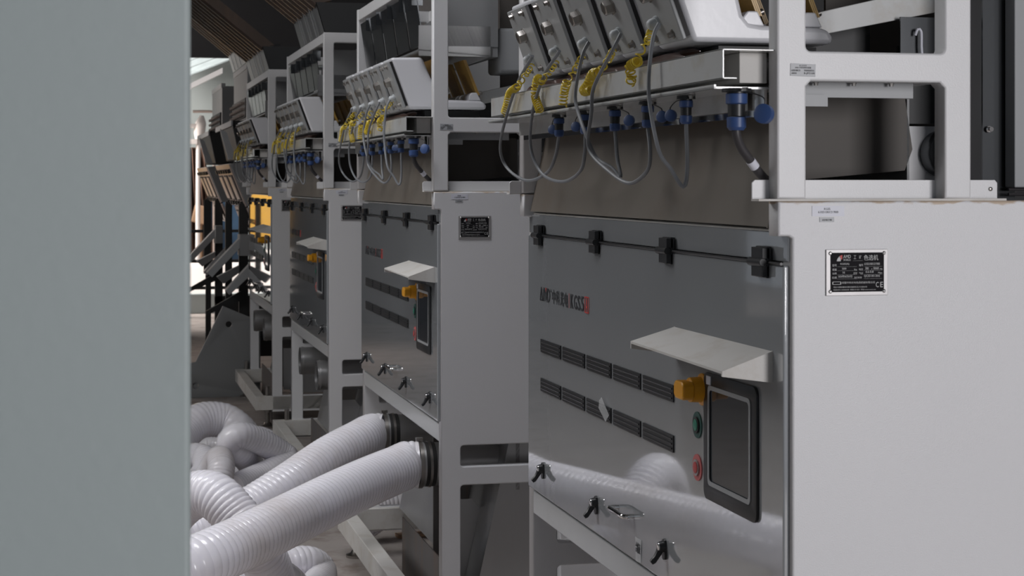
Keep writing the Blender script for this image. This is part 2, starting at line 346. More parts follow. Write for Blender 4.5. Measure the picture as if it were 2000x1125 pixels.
def make_machine():
    R = empty('sorting_machine', (1.25, 3.009, 0))
    # --- body
    side = [(0, 0.12), (0.92, 0.12), (0.92, 1.766), (-0.028, 1.766), (-0.028, 1.701), (-0.006, 1.701), (0, 1.697)]
    holes = [rrect(0.074, 0.736, 0.46, 0.816, 0.012), rrect(0.074, 0.237, 0.46, 0.667, 0.012)]
    plate_xz('side_panel', side, holes, 0.0, 0.05, 'body', R, 0.004)
    plate_xz('side_panel', side, holes, L0, L0+0.05, 'body', R, 0.004)
    MB().box(0.90, 0.92, 0.05, L0, 0.24, 1.70).build('back_panel', 'frame', R)
    MB().box(0.0, 0.90, 0.05, L0, 1.690, 1.712).build('top_deck', 'dusty', R, 0.003)
    MB().box(0.0, 0.05, 0.05, L0, 0.826, 0.893).build('door_sill', 'edge', R, 0.004)
    MB().box(0.02, 0.90, 0.05, L0, 0.885, 0.895).build('bay_floor', 'frame', R)
    MB().box(-0.004, 0.03, 0.012, L0+0.03, 1.652, 1.708).build('hinge_rail', 'door', R, 0.003)
    # base rails and feet
    MB().box(-0.122, 0.90, 0.0, 0.075, 0.132, 0.234).build('base_rail', 'dusty', R, 0.003)
    MB().box(-0.122, 0.90, L0-0.03, L0+0.045, 0.132, 0.234).build('base_rail', 'dusty', R, 0.003)
    MB().box(-0.122, -0.055, 0.075, L0-0.03, 0.134, 0.232).build('base_rail', 'dusty', R, 0.003)
    for y in (0.038, L0+0.01):
        for x in (-0.032, 0.84):
            f = MB().cyl((x, y, 0.02), (x, y, 0.305), 0.016, 14).build('levelling_foot', 'steel', R)
            MB().lathe((x, y, 0.0), (0,0,1), [(0, 0.055), (0.012, 0.055), (0.02, 0.035), (0.04, 0.022)], 18).build('foot_pad', 'steel', f)
            MB().cyl((x, y, 0.112), (x, y, 0.130), 0.028, 6).build('lock_nut', 'steel', f)
    # stainless collecting hopper inside the lower bay
    hb = MB()
    hb.sheet([(0.30,0.12,0.86),(0.30,L0-0.06,0.86),(0.16,L0-0.06,0.24),(0.16,0.12,0.24)], (1,0,0), 0.004)
    hb.sheet([(0.30,0.12,0.86),(0.16,0.12,0.24),(0.60,0.12,0.24),(0.62,0.12,0.86)], (0,1,0), 0.004)
    hb.build('collecting_hopper', 'stainless', R)
    MB().sheet([(0.115,0.34,0.24),(0.185,0.34,0.24),(0.24,0.34,0.49),(0.19,0.34,0.552),(0.136,0.34,0.552),(0.115,0.34,0.552)], (0,1,0), 0.004).build('hopper_flange', 'stainless', R)
    MB().box(0.075, 0.52, 0.55, 0.56, 0.24, 0.80).build('inner_partition', 'rust', R)
    MB().box(0.0, 0.004, 0.05, 0.86, 0.05, 0.392).build('guard_sheet', 'rust', R)
    # dust outlets in the lower bay
    for y in (0.30, 1.15):
        m = MB(); m.ring((0.34, y, 0.702), (-1,0,0), 0.084, 0.081, 0.375, 32)
        o = m.build('dust_outlet', 'stainless', R)
        MB().ring((-0.012, y, 0.702), (-1,0,0), 0.087, 0.081, 0.008, 32).build('outlet_rim', 'stainless', o)
    MB().box(0.315, 0.33, 0.12, 1.86, 0.62, 0.82).build('outlet_header', 'rust', R)
    # --- door
    D = MB().box(-0.012, 0.002, 0.015, L0+0.012, 0.905, 1.646).build('door', 'door', R, 0.004)
    m = MB(); m.cyl((-0.014, 0.02, 1.649), (-0.014, 1.80, 1.649), 0.003, 8); m.build('hinge_rod', 'black', D)
    for y in (1.80, 1.231, 0.670, 0.113):
        b = MB(); b.box(-0.026, -0.010, y-0.028, y+0.028, 1.655, 1.677); b.box(-0.026, -0.010, y-0.028, y+0.028, 1.621, 1.643)
        b.box(-0.017, -0.006, y-0.028, y+0.028, 1.619, 1.679); b.cyl((-0.024, y-0.030, 1.649), (-0.024, y+0.038, 1.649), 0.0085, 12)
        h = b.build('hinge', 'black', D, 0.0015)
        MB().cyl((-0.0245, y-0.0305, 1.649), (-0.0245, y-0.0325, 1.649), 0.0045, 10).build('hinge_pin', 'steel', h) if False else None
    for z0 in (1.316, 1.205):
        for k in range(5):
            y1 = 1.786 - k*0.2355; y0 = y1-0.214
            b = MB(); b.box(-0.0155, -0.010, y0, y1, z0, z0+0.037)
            for q in range(3): b.cyl((-0.0158, y0+0.006, z0+0.008+q*0.0105), (-0.0158, y1-0.006, z0+0.008+q*0.0105), 0.0022, 6)
            b.build('vent_grille', 'black', D)
    for y in (1.765, 1.231, 0.692, 0.16):
        z = 0.985
        b = MB(); b.prism([(y+0.0115*math.cos(t*PI/8), z-0.006+(0.012 if t < 8 else -0.012)+0.0115*math.sin(t*PI/8)) for t in range(16)], -0.017, -0.010, 'x')
        b.lathe((-0.010, y, z), (-1,0,0), [(0,0.0125),(0.012,0.0125),(0.018,0.0105)], 18)
        lp = [Vector((-0.024, y, z-0.006)), Vector((-0.028, y, z-0.014)), Vector((-0.034, y, z-0.024)), Vector((-0.040, y, z-0.031)), Vector((-0.045, y, z-0.035))]
        b.sweep(lp, [0.0085, 0.0075, 0.0065, 0.0072, 0.0055], 10)
        b.build('latch', 'black', D)
        MB().lathe((-0.0275, y, z), (-1,0,0), [(0,0.010),(0.003,0.010),(0.004,0.006)], 16).build('latch_barrel', 'chrome', D)
    hp = spline([(-0.012, 1.045, 1.008), (-0.030, 1.045, 1.008), (-0.038, 1.035, 1.008), (-0.038, 0.985, 1.008), (-0.038, 0.935, 1.008), (-0.030, 0.925, 1.008), (-0.012, 0.925, 1.008)], 0.005)
    MB().sweep(hp, 0.006, 10).build('door_handle', 'chrome', D)
    # sun hood over the screen
    hz, hx = 1.483, -0.113
    b = MB()
    b.sheet([(-0.010, 0.63, hz), (-0.010, 0.070, hz), (hx, 0.070, hz-0.036), (hx, 0.63, hz-0.030)], (0,0,-1), 0.005)
    b.prism([(-0.012, hz), (hx, hz-0.036), (hx, hz-0.046), (-0.012, hz-0.060)], 0.066, 0.071, 'y')
    b.prism([(-0.012, hz), (hx, hz-0.036), (hx, hz-0.046), (-0.012, hz-0.060)], 0.625, 0.630, 'y')
    b.build('sun_hood', 'dusty', D)
    # touch screen
    y0, y1, z0, z1 = 0.135, 0.428, 1.143, 1.406
    fr = plate_mesh(rrect(-y1, z0, -y0, z1, 0.018), [rrect(-y1+0.032, z0+0.036, -y0-0.032, z1-0.030, 0.012)], 0.006, 0.001)
    fr.transform(Matrix.Translation((-0.015, 0, 0)) @ YZ); link('screen_bezel', fr, 'black', D)
    MB().box(-0.016, -0.012, y0+0.028, y1-0.028, z0+0.03, z1-0.025).build('touch_screen', 'glass', D)
    fl = plate_mesh(rrect(-y1+0.028, z0+0.031, -y0-0.028, z1-0.025, 0.012), [rrect(-y1+0.036, z0+0.040, -y0-0.036, z1-0.034, 0.010)], 0.002)
    fl.transform(Matrix.Translation((-0.0185, 0, 0)) @ YZ); link('screen_seal', fl, 'rawgrey', D)
    MB().box(-0.0195, -0.0178, y1-0.045, y1-0.020, z1-0.024, z1-0.006).build('screen_sticker', 'paper', D)
    # main switch knob
    b = MB(); b.lathe((-0.012, 0.446, 1.366), (-1,0,0), [(0,0.034),(0.004,0.034),(0.006,0.027),(0.030,0.026),(0.034,0.022)], 24)
    kb = b.build('switch_knob', 'knob', D, 0.001)
    MB().prism([(0.446-0.030,1.366-0.012),(0.446-0.020,1.366-0.019),(0.446+0.020,1.366-0.019),(0.446+0.030,1.366-0.012),(0.446+0.030,1.366+0.012),(0.446+0.020,1.366+0.019),(0.446-0.020,1.366+0.019),(0.446-0.030,1.366+0.012)], -0.068, -0.040, 'x').build('knob_grip', 'knob', D, 0.005)
    for z, a_, b_, nm in ((1.287, 'greenring', 'green', 'start_button'), (1.197, 'redring', 'red', 'stop_button')):
        MB().lathe((-0.012, 0.478, z), (-1,0,0), [(0,0.028),(0.0025,0.028)], 32).build('button_legend', a_, D)
        MB().ring((-0.014, 0.478, z), (-1,0,0), 0.0175, 0.0125, 0.004, 28).build('button_collar', 'black' if nm == 'start_button' else 'stainless', D)
        MB().lathe((-0.014, 0.478, z), (-1,0,0), [(0,0.0125),(0.005,0.0125),(0.006,0.0105)], 24).build(nm, b_, D)
    box_open_lettering(D)
    # --- nameplate on the near side
    NP = MB().box(0.065, 0.189, -0.0035, 0.0, 1.590, 1.676).build('nameplate', 'alu', R, 0.0008)
    MB().box(0.0735, 0.1805, -0.0045, -0.003, 1.597, 1.670).build('nameplate_face', 'npblack', NP)
    for x in (0.073, 0.181):
        for z in (1.598, 1.669):
            MB().lathe((x, -0.0035, z), (0,-1,0), [(0,0.0036),(0.001,0.0034),(0.002,0.002)], 12).build('rivet', 'chrome', NP)
    # letters: coordinates as fractions of the face, u right, v down
    U = lambda u: 0.0735 + 0.107*u
    V = lambda v: 1.670 - 0.073*v
    T = [('AMD', .235,.375,.055,.14), ('安美达', .235,.375,.155,.21), ('工', .43,.475,.07,.16), ('矿', .53,.575,.07,.16), ('色选机', .62,.89,.06,.20),
         ('型号', .03,.11,.29,.35), ('KGS5(A)', .18,.345,.26,.32), ('编号', .53,.605,.29,.35), ('6103100121900', .63,.92,.26,.32),
         ('重量', .03,.11,.40,.455), ('3000', .21,.29,.38,.43), ('Kg', .44,.49,.41,.46), ('电压', .53,.605,.40,.455), ('380', .645,.71,.375,.435), ('V', .76,.78,.41,.44), ('50/60', .80,.90,.375,.435), ('Hz', .925,.97,.40,.44),
         ('功率', .03,.11,.50,.555), ('16', .225,.265,.475,.53), ('KW', .43,.495,.50,.55), ('气压', .53,.605,.50,.555), ('0.6-0.8', .655,.80,.465,.52), ('Mpa', .89,.965,.50,.55),
         ('日期', .03,.11,.605,.66), ('2020年06月07日', .14,.40,.57,.635), ('执行标准', .44,.58,.61,.66), ('Q/CSD 001-2016', .625,.92,.57,.635),
         ('安徽中科光电色选机械有限公司', .21,.825,.735,.79), ('地址:中国安徽省合肥市高新区玉兰大道43号', .05,.68,.855,.895), ('电话:0551-65846658  邮编:231202  网址:www.amd.com', .05,.845,.925,.96),
         ('C', .845,.90,.755,.89), ('E', .93,.98,.755,.89)]
    ms = [fit_text(s, U(a), U(b), V(d), V(c), 0.0) for s, a, b, c, d in T]
    b = MB()
    for v in (.355, .455, .56, .665):
        b.box(U(.12), U(.49), V(v)-0.0002, V(v), -0.0003, 0.0003); b.box(U(.62), U(.965), V(v)-0.0002, V(v), -0.0003, 0.0003)
    b.box(U(.415), U(.60), V(.205)-0.0002, V(.205), -0.0003, 0.0003)
    b.prism([(U(.11), V(.215)), (U(.125), V(.15)), (U(.16), V(.09)), (U(.185), V(.15)), (U(.185), V(.215))], -0.0003, 0.0003, 'z')
    mm = bpy.data.meshes.new('x'); b.bm.to_mesh(mm); ms.append(mm)
    ms.append(plate_mesh(rrect(U(.03), V(.81), U(.195), V(.735), 0.0015), [rrect(U(.045), V(.80), U(.18), V(.745), 0.001)], 0.0006))
    me = join_meshes(ms); me.transform(Matrix.Translation((0, -0.0047, 0)) @ XZ); link('lettering', me, 'whiteink', NP, smooth=False)
    b = MB(); b.prism([(U(.165), V(.08)), (U(.215), V(.055)), (U(.215), V(.15)), (U(.20), V(.18)), (U(.185), V(.14))], -0.0003, 0.0003, 'z')
    mm = bpy.data.meshes.new('x'); b.bm.to_mesh(mm); mm.transform(Matrix.Translation((0, -0.0048, 0)) @ XZ); link('emblem', mm, 'redink', NP, smooth=False)
    # stickers
    S = MB().box(0.038, 0.102, -0.0012, 0, 1.738, 1.757).build('serial_sticker', 'paper', R)
    me = join_meshes([fit_text('KGS5', 0.062, 0.074, 1.7495, 1.7535), fit_text('6103100121900', 0.050, 0.090, 1.7435, 1.7478)])
    me.transform(Matrix.Translation((0, -0.0014, 0)) @ XZ); link('lettering', me, 'ink', S, smooth=False)
    S = MB().box(0.053, 0.082, -0.0012, 0, 1.727, 1.736).build('barcode_sticker', 'sticker', R)
    me = fit_text('6103100121900', 0.058, 0.077, 1.7295, 1.7325); me.transform(Matrix.Translation((0, -0.0014, 0)) @ XZ); link('lettering', me, 'ink', S, smooth=False)
    S = MB().box(-0.005, 0.045, -0.0012, 0, 1.997, 2.020, Matrix.Rotation(0.03, 3, 'Y')).build('component_sticker', 'sticker', R, 0.0005)
    me = join_meshes([fit_text('KGS5', 0.013, 0.027, 2.0155, 2.018), fit_text('AMD 中科光电色选机', 0.004, 0.036, 2.0115, 2.0145), fit_text('6103100121', -0.003, 0.014, 2.006, 2.0095), fit_text('90000056', 0.022, 0.042, 2.006, 2.0095),
                      fit_text('AMD01', -0.003, 0.007, 2.001, 2.004), fit_text('B-JM2100', 0.022, 0.043, 2.000, 2.0045)])
    me.transform(Matrix.Translation((0, -0.0015, 0)) @ XZ); link('lettering', me, 'ink', S, smooth=False)
    # --- plinth and upper frame
    for y in (0.010, L0+0.035):
        P = [(-0.064, 1.768), (0.439, 1.768), (0.439, 1.800), (0.434, 1.8055), (-0.058, 1.8055), (-0.064, 1.800)]
        MB().prism(P, y+0.030 if y < 1 else y-0.005, y+0.034 if y < 1 else y-0.001, 'y').build('plinth_plate', 'frame', R, 0.001)
        MB().box(-0.064, 0.439, y-0.004, y+0.034, 1.766, 1.770).build('plinth_foot', 'dusty', R)
        if y < 1:
            for x in (0.031, 0.424):
                MB().lathe((x, y+0.030, 1.788), (0,-1,0), [(0,0.004),(0.002,0.004),(0.003,0.002)], 10).build('plinth_screw', 'steel', R)
    up = [(-0.030, 1.770), (0.362, 1.770), (0.362, 2.633), (-0.030, 2.633)]
    hl = [rrect(0.027, 1.74, 0.308, 1.989, 0.010), rrect(0.027, 2.044, 0.308, 2.578, 0.010)]
    up2 = [(-0.030, 1.770), (0.027, 1.770), (0.027, 1.979)] + [(0.037, 1.989), (0.298, 1.989)] + [(0.308, 1.979), (0.308, 1.770), (0.362, 1.770), (0.362, 2.633), (-0.030, 2.633)]
    for y in (0.0, L0):
        plate_xz('upper_frame', up2, [hl[1]], y, y+0.045, 'frame', R, 0.004)
    for x in (-0.028, 0.315):
        MB().box(x, x+0.045, 0.045, L0, 2.580, 2.631).build('top_rail', 'frame', R, 0.003)
    MB().box(0.317, 0.36, 0.045, L0, 1.995, 2.035).build('rear_rail', 'frame', R, 0.003)
    # --- feeder tray channel
    b = MB()
    for x0, x1, z0, z1 in ((-0.133, -0.129, 1.991, 2.047), (-0.133, -0.02, 2.0435, 2.047), (-0.133, -0.104, 1.991, 1.9945)):
        b.box(x0, x1, 0.012, 1.905, z0, z1)
    b.build('tray_channel', 'channel', R, 0.0012)
    MB().box(-0.085, -0.03, 0.05, 1.90, 1.986, 2.0435).build('channel_liner', 'dusty', R, 0.002)
    MB().box(-0.02, 0.33, 0.045, 1.93, 2.036, 2.046).build('feeder_deck', 'channel', R)
    b = MB(); b.box(-0.135, 0.02, 0.05, 1.93, 1.975, 1.979); b.box(-0.135, -0.131, 0.05, 1.93, 1.975, 1.983); b.box(-0.045, -0.041, 0.12, 1.92, 1.938, 1.975)
    b.build('connector_shelf', 'channel', R)
    b = MB(); b.box(-0.036, -0.030, 0.05, 1.90, 1.925, 1.975)
    b.build('mirror_strip', 'chrome', R)
    b = MB(); b.box(0.027, 0.275, 0.065, 0.069, 1.962, 1.995); b.build('cross_angle', 'rawgrey', R)  # shade on this angle is put into its colour as grey
    b = MB(); b.box(0.0, 0.092, 0.05, 0.054, 1.944, 1.966); b.build('short_angle', 'rawgrey', R)
    for x in (0.068, 0.145, 0.222):
        MB().lathe((x, 0.05, 1.9895), (0,0,-1), [(0,0.0055),(0.002,0.0055),(0.002,0.004),(0.006,0.004)], 6).build('shelf_bolt', 'steel', R)
    # --- tan slope board, its cheeks and the dark trough behind
    b = MB(); b.sheet([(-0.010, 0.09, 1.716), (-0.010, L0-0.005, 1.716), (0.045, L0-0.005, 1.975), (0.045, 0.09, 1.975)], (1,0,0), 0.010)
    b.build('slope_board', 'tan', R)
    b = MB(); b.sheet([(-0.016, 0.082, 1.714), (0.000, 0.082, 1.714), (0.036, 0.082, 1.95), (0.022, 0.082, 1.95)], (0,1,0), 0.006); b.build('board_edge', 'tan', R)
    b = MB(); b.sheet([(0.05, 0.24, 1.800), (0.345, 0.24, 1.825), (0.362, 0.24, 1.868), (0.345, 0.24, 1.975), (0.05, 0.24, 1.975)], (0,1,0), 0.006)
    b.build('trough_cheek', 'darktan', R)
    b = MB(); b.sheet([(0.35, 0.24, 1.80), (0.35, L0, 1.80), (0.35, L0, 1.97), (0.35, 0.24, 1.97)], (1,0,0), 0.005); b.box(0.05, 0.90, 0.12, 1.9, 1.712, 1.722)
    b.build('trough_back', 'grey', R)
    # --- connectors below the shelf
    def connector(x, y, k, cx, cy, cz):
        b = MB(); b.lathe((x, y, 1.974), (0,0,-1), [(0,0.019*k),(0.006,0.019*k),(0.006,0.0125*k),(0.012,0.0125*k)], 18)
        b.lathe((x, y, 1.955), (0,0,-1), [(0,0.0115*k),(0.022*k,0.0110*k)], 18)
        S = b.build('plug_connector', 'black', R)
        b = MB(); b.lathe((x, y, 1.965), (0,0,-1), [(0,0.0128*k),(0.001,0.0138*k),(0.0125*k,0.0138*k),(0.014*k,0.0115*k)], 22); b.build('collar_ring', 'blue', S)
        z = 1.965-0.030*k
        b = MB(); b.lathe((x, y, z), (0,0,-1), [(0,0.0115*k),(0.001,0.0125*k),(0.013*k,0.0122*k),(0.017*k,0.009*k)], 22); b.build('gland_nut', 'blue', S)
        b = MB(); b.lathe((cx, cy, cz), (-0.75,-0.65,0.1), [(0,0.012*k),(0.001,0.0125*k),(0.009*k,0.0125*k),(0.010*k,0.010*k)], 22); b.build('dust_cap', 'blue', S)
        b = MB(); b.sweep(spline([(x-0.004, y, 1.967), ((x+cx)/2-0.006, (y+cy)/2, 1.966), (cx-0.004, cy, 1.955), (cx-0.004, cy, cz+0.008)], 0.004), 0.0012, 6); b.build('cap_tether', 'black', S)
        for q in (-1, 1):
            b = MB(); b.lathe((x, y+0.030*k*q, 1.974), (0,0,-1), [(0,0.006),(0.002,0.006),(0.002,0.0042),(0.007,0.0042)], 8); b.build('flange_screw', 'steel', S)
    connector(-0.10, 0.026, 1.45, -0.062, -0.022, 1.925)
    for y, dy in ((0.304, 0.10), (0.55, -0.09), (0.788, -0.10), (1.032, 0.09), (1.273, 0.07)):
        connector(-0.10, y, 1.0, -0.095, y+dy, 1.938)
    # cables
    cab = [[(-0.13,0.384,2.127),(-0.145,0.379,2.095),(-0.155,0.375,2.016),(-0.155,0.366,1.953),(-0.15,0.325,1.864),(-0.13,0.311,1.828),(-0.11,0.293,1.792),(-0.1,0.297,1.828),(-0.1,0.303,1.922)],
      [(-0.13,0.645,2.129),(-0.145,0.665,2.09),(-0.155,0.771,2.017),(-0.155,0.791,1.96),(-0.15,0.829,1.879),(-0.13,0.733,1.825),(-0.11,0.645,1.799),(-0.1,0.557,1.824),(-0.1,0.532,1.862),(-0.1,0.550,1.923)],
      [(-0.13,0.898,2.13),(-0.145,0.902,2.096),(-0.155,0.924,2.013),(-0.155,0.906,1.97),(-0.15,0.85,1.909),(-0.13,0.834,1.858),(-0.11,0.779,1.834),(-0.1,0.745,1.814),(-0.1,0.769,1.855),(-0.1,0.788,1.925)],
      [(-0.13,1.158,2.128),(-0.145,1.256,2.07),(-0.155,1.332,1.981),(-0.15,1.368,1.889),(-0.13,1.324,1.822),(-0.11,1.196,1.803),(-0.1,1.077,1.828),(-0.1,1.036,1.871),(-0.1,1.032,1.923)],
      [(-0.13,1.429,2.135),(-0.145,1.527,2.072),(-0.155,1.627,1.979),(-0.15,1.717,1.896),(-0.13,1.708,1.839),(-0.11,1.565,1.806),(-0.1,1.395,1.826),(-0.1,1.308,1.869),(-0.1,1.273,1.921)]]
    for P in cab: MB().sweep(spline(P, 0.008), 0.0043, 8).build('signal_cable', 'cable', R)
    bc = spline([(-0.1,0.026,1.908),(-0.1,0.026,1.89),(-0.09,0.032,1.868),(-0.07,0.04,1.845),(-0.035,0.06,1.812),(0.02,0.10,1.78)], 0.006)
    PC = MB().sweep(bc, 0.0085, 12).build('power_cable', 'darkcable', R)
    n0 = int(len(bc)*0.42); MB().sweep(bc[n0:n0+4], 0.0092, 12).build('cable_marker', 'paper', PC)
    # yellow coiled air tubes
    coils = [([(-0.1,0.528,2.123),(-0.14,0.431,2.092),(-0.15,0.448,2.071),(-0.15,0.463,2.054)], 0.55, [(-0.15,0.463,2.054),(-0.152,0.512,2.046),(-0.15,0.505,2.024),(-0.15,0.519,2.011)]),
             ([(-0.1,0.804,2.102),(-0.14,0.721,2.069),(-0.15,0.755,2.049)], 0.8, [(-0.15,0.755,2.049),(-0.15,0.80,2.048),(-0.152,0.83,2.026),(-0.15,0.872,2.013),(-0.15,0.81,2.012)]),
             ([(-0.1,1.059,2.106),(-0.14,0.995,2.064),(-0.15,1.014,2.045)], 0.8, [(-0.15,1.014,2.045),(-0.15,1.042,2.019),(-0.15,1.056,1.985)]),
             ([(-0.1,1.303,2.11),(-0.14,1.234,2.075),(-0.15,1.257,2.059)], 0.8, [(-0.15,1.257,2.059),(-0.15,1.299,2.066),(-0.15,1.325,2.027),(-0.15,1.273,1.982)]),
             ([(-0.1,1.559,2.119),(-0.14,1.479,2.083),(-0.15,1.519,2.058)], 0.6, [(-0.15,1.519,2.058),(-0.15,1.6,2.046),(-0.15,1.636,2.015),(-0.15,1.667,1.992)])]
    for loose, q, tight in coils:
        def helix(P, pitch, rr, ph=0.0):
            S = even(spline(P, 0.002), 0.0015); out = []; u = Vector((1,0,0))
            for i, p in enumerate(S):
                t = (S[min(i+1,len(S)-1)]-S[max(i-1,0)]).normalized(); u = (u - t*u.dot(t)).normalized(); v = t.cross(u); a = ph + 2*PI*i*0.0015/pitch
                out.append(p + rr*(math.cos(a)*u + math.sin(a)*v))
            return out
        A = helix(loose, 0.028, 0.0075); B = helix(tight, 0.0082, 0.0105, 1.0)
        # refine the tight helix so that its turns stay round
        def hel2(P, pitch, rr):
            S = even(spline(P, 0.002), pitch/10); out = []; u = Vector((1,0,0))
            for i, p in enumerate(S):
                t = (S[min(i+1,len(S)-1)]-S[max(i-1,0)]).normalized(); u = (u - t*u.dot(t)).normalized(); v = t.cross(u); a = 2*PI*i/10
                out.append(p + rr*(math.cos(a)*u + math.sin(a)*v))
            return out
        B = hel2(tight, 0.0092, 0.0098)
        MB().sweep(A[::2]+B, 0.0021, 5).build('coiled_air_tube', 'yellow', R)
    # --- vibrating feeder heads
    pf = [(-0.125,2.294),(0.002,2.297),(0.052,2.183),(0.060,2.150),(0.074,2.134),(0.100,2.130),(0.235,2.127),(0.252,2.123),(0.262,2.108),(0.262,2.092),(-0.050,2.092)]
    tl = Vector((-0.125, 0, 2.294)); bl = Vector((-0.050, 0, 2.092)); dn = (bl-tl).normalized(); nr = Vector((-dn.z, 0, dn.x)); nr = nr if nr.x < 0 else -nr
    Lf = (bl-tl).length
    for k in range(5):
        y0 = 0.40 + 0.27*k; y1 = y0+0.225
        B = MB().prism(pf, y0, y1, 'y').build('feeder_head', 'cast', R, 0.012, 3)
        def pt(t, y, o): return tl + dn*(Lf*t) + Vector((0, y, 0)) + nr*o
        def slab(t0, t1, a, b_, o0, o1, nm, m, par, bev=0.0):
            q = MB(); vv = [q.bm.verts.new(pt(t, y, o)) for o in (o0, o1) for t, y in ((t0,a),(t0,b_),(t1,b_),(t1,a))]
            for f in ((0,1,2,3),(4,7,6,5),(0,4,5,1),(1,5,6,2),(2,6,7,3),(3,7,4,0)): q.bm.faces.new([vv[i] for i in f])
            return q.build(nm, m, par, bev)
        slab(0.07, 0.93, y0+0.006, y1-0.012, 0.000, 0.010, 'gasket', 'rubber', B)
        slab(0.06, 0.95, y0+0.000, y1-0.020, 0.010, 0.020, 'cover_plate', 'plate', B, 0.003)
        ym = (y0+y1)/2 - 0.01
        q = MB(); q.lathe(pt(0.42, ym, 0.020), nr, [(0,0.022),(0.003,0.022),(0.003,0.018),(0.020,0.018),(0.022,0.015)], 6); q.build('hex_nut', 'steel', B)
        q = MB(); q.lathe(pt(0.72, ym+0.01, 0.020), nr, [(0,0.015),(0.006,0.015),(0.006,0.0125),(0.018,0.0122),(0.023,0.009),(0.025,0.005)], 16); q.build('cable_gland', 'gland', B)
        for t in (0.14, 0.87):
            for yy in (y0+0.045, y1-0.070):
                q = MB(); q.lathe(pt(t, yy, 0.020), nr, [(0,0.0105),(0.002,0.0105),(0.002,0.0065),(0.012,0.006)], 6); q.build('bolt', 'steel', B)
        # spring bosses and springs
        for bx in (0.060, 0.190):
            MB().prism([(bx, 2.128), (bx+0.004, 2.148), (bx+0.014, 2.160), (bx+0.036, 2.160), (bx+0.052, 2.128)], y0+0.01, y1-0.01, 'y').build('spring_boss', 'cast', B, 0.004)
            q = MB()
            for s_ in range(3):
                o_ = s_*0.0042
                q.sheet([(bx+0.036+o_, y0+0.015, 2.150), (bx+0.0395+o_, y0+0.015, 2.150), (bx-0.0165+o_, y0+0.015, 2.290), (bx-0.020+o_, y0+0.015, 2.290)], (0,1,0), 0.195)
            q.build('leaf_spring', 'fibre', B)
            q = MB(); q.lathe((bx+0.050, y0+0.05, 2.158), (0.93,0,0.36), [(0,0.010),(0.002,0.010),(0.002,0.0075),(0.014,0.0072)], 12); q.build('spring_bolt', 'steel', B)
    b = MB()
    for i, x in enumerate((-0.045, -0.010, 0.03, 0.08, 0.14, 0.20, 0.25)):
        zz = 2.066 + (0.010 if i % 2 else 0.0)
        b.sweep([Vector((x + 0.003*math.sin(6*t), 0.47+1.36*t, zz+0.003*math.sin(17*t+i))) for t in [j/40 for j in range(41)]], [0.001, 0.007, 0.011]+[0.012]*35+[0.011, 0.007, 0.001], 8)
    b.build('winding_bars', 'copper', R)
    MB().box(0.02, 0.24, 0.44, 1.80, 2.046, 2.088).build('rubber_bed', 'blackpaint', R)
    # upper tray, hopper and cross bars above the feeders
    b = MB(); b.sheet([(-0.02, 0.36, 2.32), (-0.02, 1.86, 2.32), (0.27, 1.86, 2.30), (0.27, 0.36, 2.30)], (0,0,1), 0.006); b.box(-0.02, 0.27, 0.36, 0.365, 2.30, 2.42)
    b.build('feeder_tray', 'stainless', R)
    for k in range(5):
        y0 = 0.38+0.30*k
        b = MB(); b.sheet([(-0.030, y0, 2.555), (-0.030, y0+0.27, 2.555), (0.0, y0+0.27, 2.345), (0.0, y0, 2.345)], (1,0,0), 0.004)
        b.box(-0.045, 0.0, y0, y0+0.004, 2.50, 2.56); b.build('chute_door', 'dkstain', R)
    b = MB(); b.sheet([(0.03, 0.36, 2.34), (0.30, 0.36, 2.34), (0.30, 0.36, 2.565), (0.03, 0.36, 2.565)], (0,1,0), 0.004); b.box(0.28, 0.30, 0.364, 1.88, 2.30, 2.56)
    b.build('hopper_cheek', 'grey', R)
    MB().box(0.31, 0.42, 0.40, 0.60, 2.24, 2.42).build('motor_box', 'rawgrey', R, 0.015, 3)
    b = MB(); b.sheet([(0.25, 0.48, 2.165), (0.25, 0.48, 2.115), (0.62, 0.48, 2.19), (0.62, 0.48, 2.25)], (0,1,0), 0.06); b.build('slanting_beam', 'channel', R, 0.002)
    b = MB(); b.sheet([(0.16, 0.60, 2.05), (0.16, 0.60, 2.11), (0.44, 0.60, 2.16), (0.44, 0.60, 2.05)], (0,1,0), 0.05); b.build('motor_frame', 'blackpaint', R)
    b = MB(); b.box(0.445, 0.56, 0.46, 0.465, 2.05, 2.16); b.build('bearing_bracket', 'dkstain', R)
    b = MB(); b.sweep(spline([(0.475, 0.45, 2.12), (0.478, 0.445, 2.132), (0.486, 0.445, 2.128), (0.487, 0.445, 2.09), (0.492, 0.445, 2.05)], 0.004), 0.003, 8); b.build('white_tie', 'paper', R)
    # rear outlet hood behind the second post
    b = MB(); b.box(0.555, 0.63, 0.305, 0.31, 1.72, 2.62); b.build('dust_curtain_strip', 'dkstain', R)
    MB().box(0.603, 1.2, 0.26, 0.30, 1.79, 2.62).build('hood_side', 'rawgrey', R, 0.003)
    b = MB(); b.sheet([(0.46, 0.50, 2.10), (0.50, 0.50, 2.11), (0.565, 0.50, 2.055), (0.562, 0.50, 1.93), (0.46, 0.50, 1.93)], (0,1,0), 0.01); b.build('black_baffle', 'blackpaint', R)
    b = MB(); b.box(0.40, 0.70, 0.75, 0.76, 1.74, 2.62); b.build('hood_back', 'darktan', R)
    b = MB(); b.box(0.40, 0.62, 0.52, 0.53, 1.77, 1.925); b.build('outlet_casing', 'frame', R)
    MB().lathe((0.572, 0.52, 1.865), (0,-1,0), [(0,0.052),(0.03,0.052),(0.04,0.046)], 28).build('round_cover', 'dkstain', R)
    MB().lathe((0.566, 0.30, 1.912), (0,-1,0), [(0,0.007),(0.003,0.007),(0.003,0.005),(0.012,0.005)], 10).build('hood_bolt', 'chrome', R)
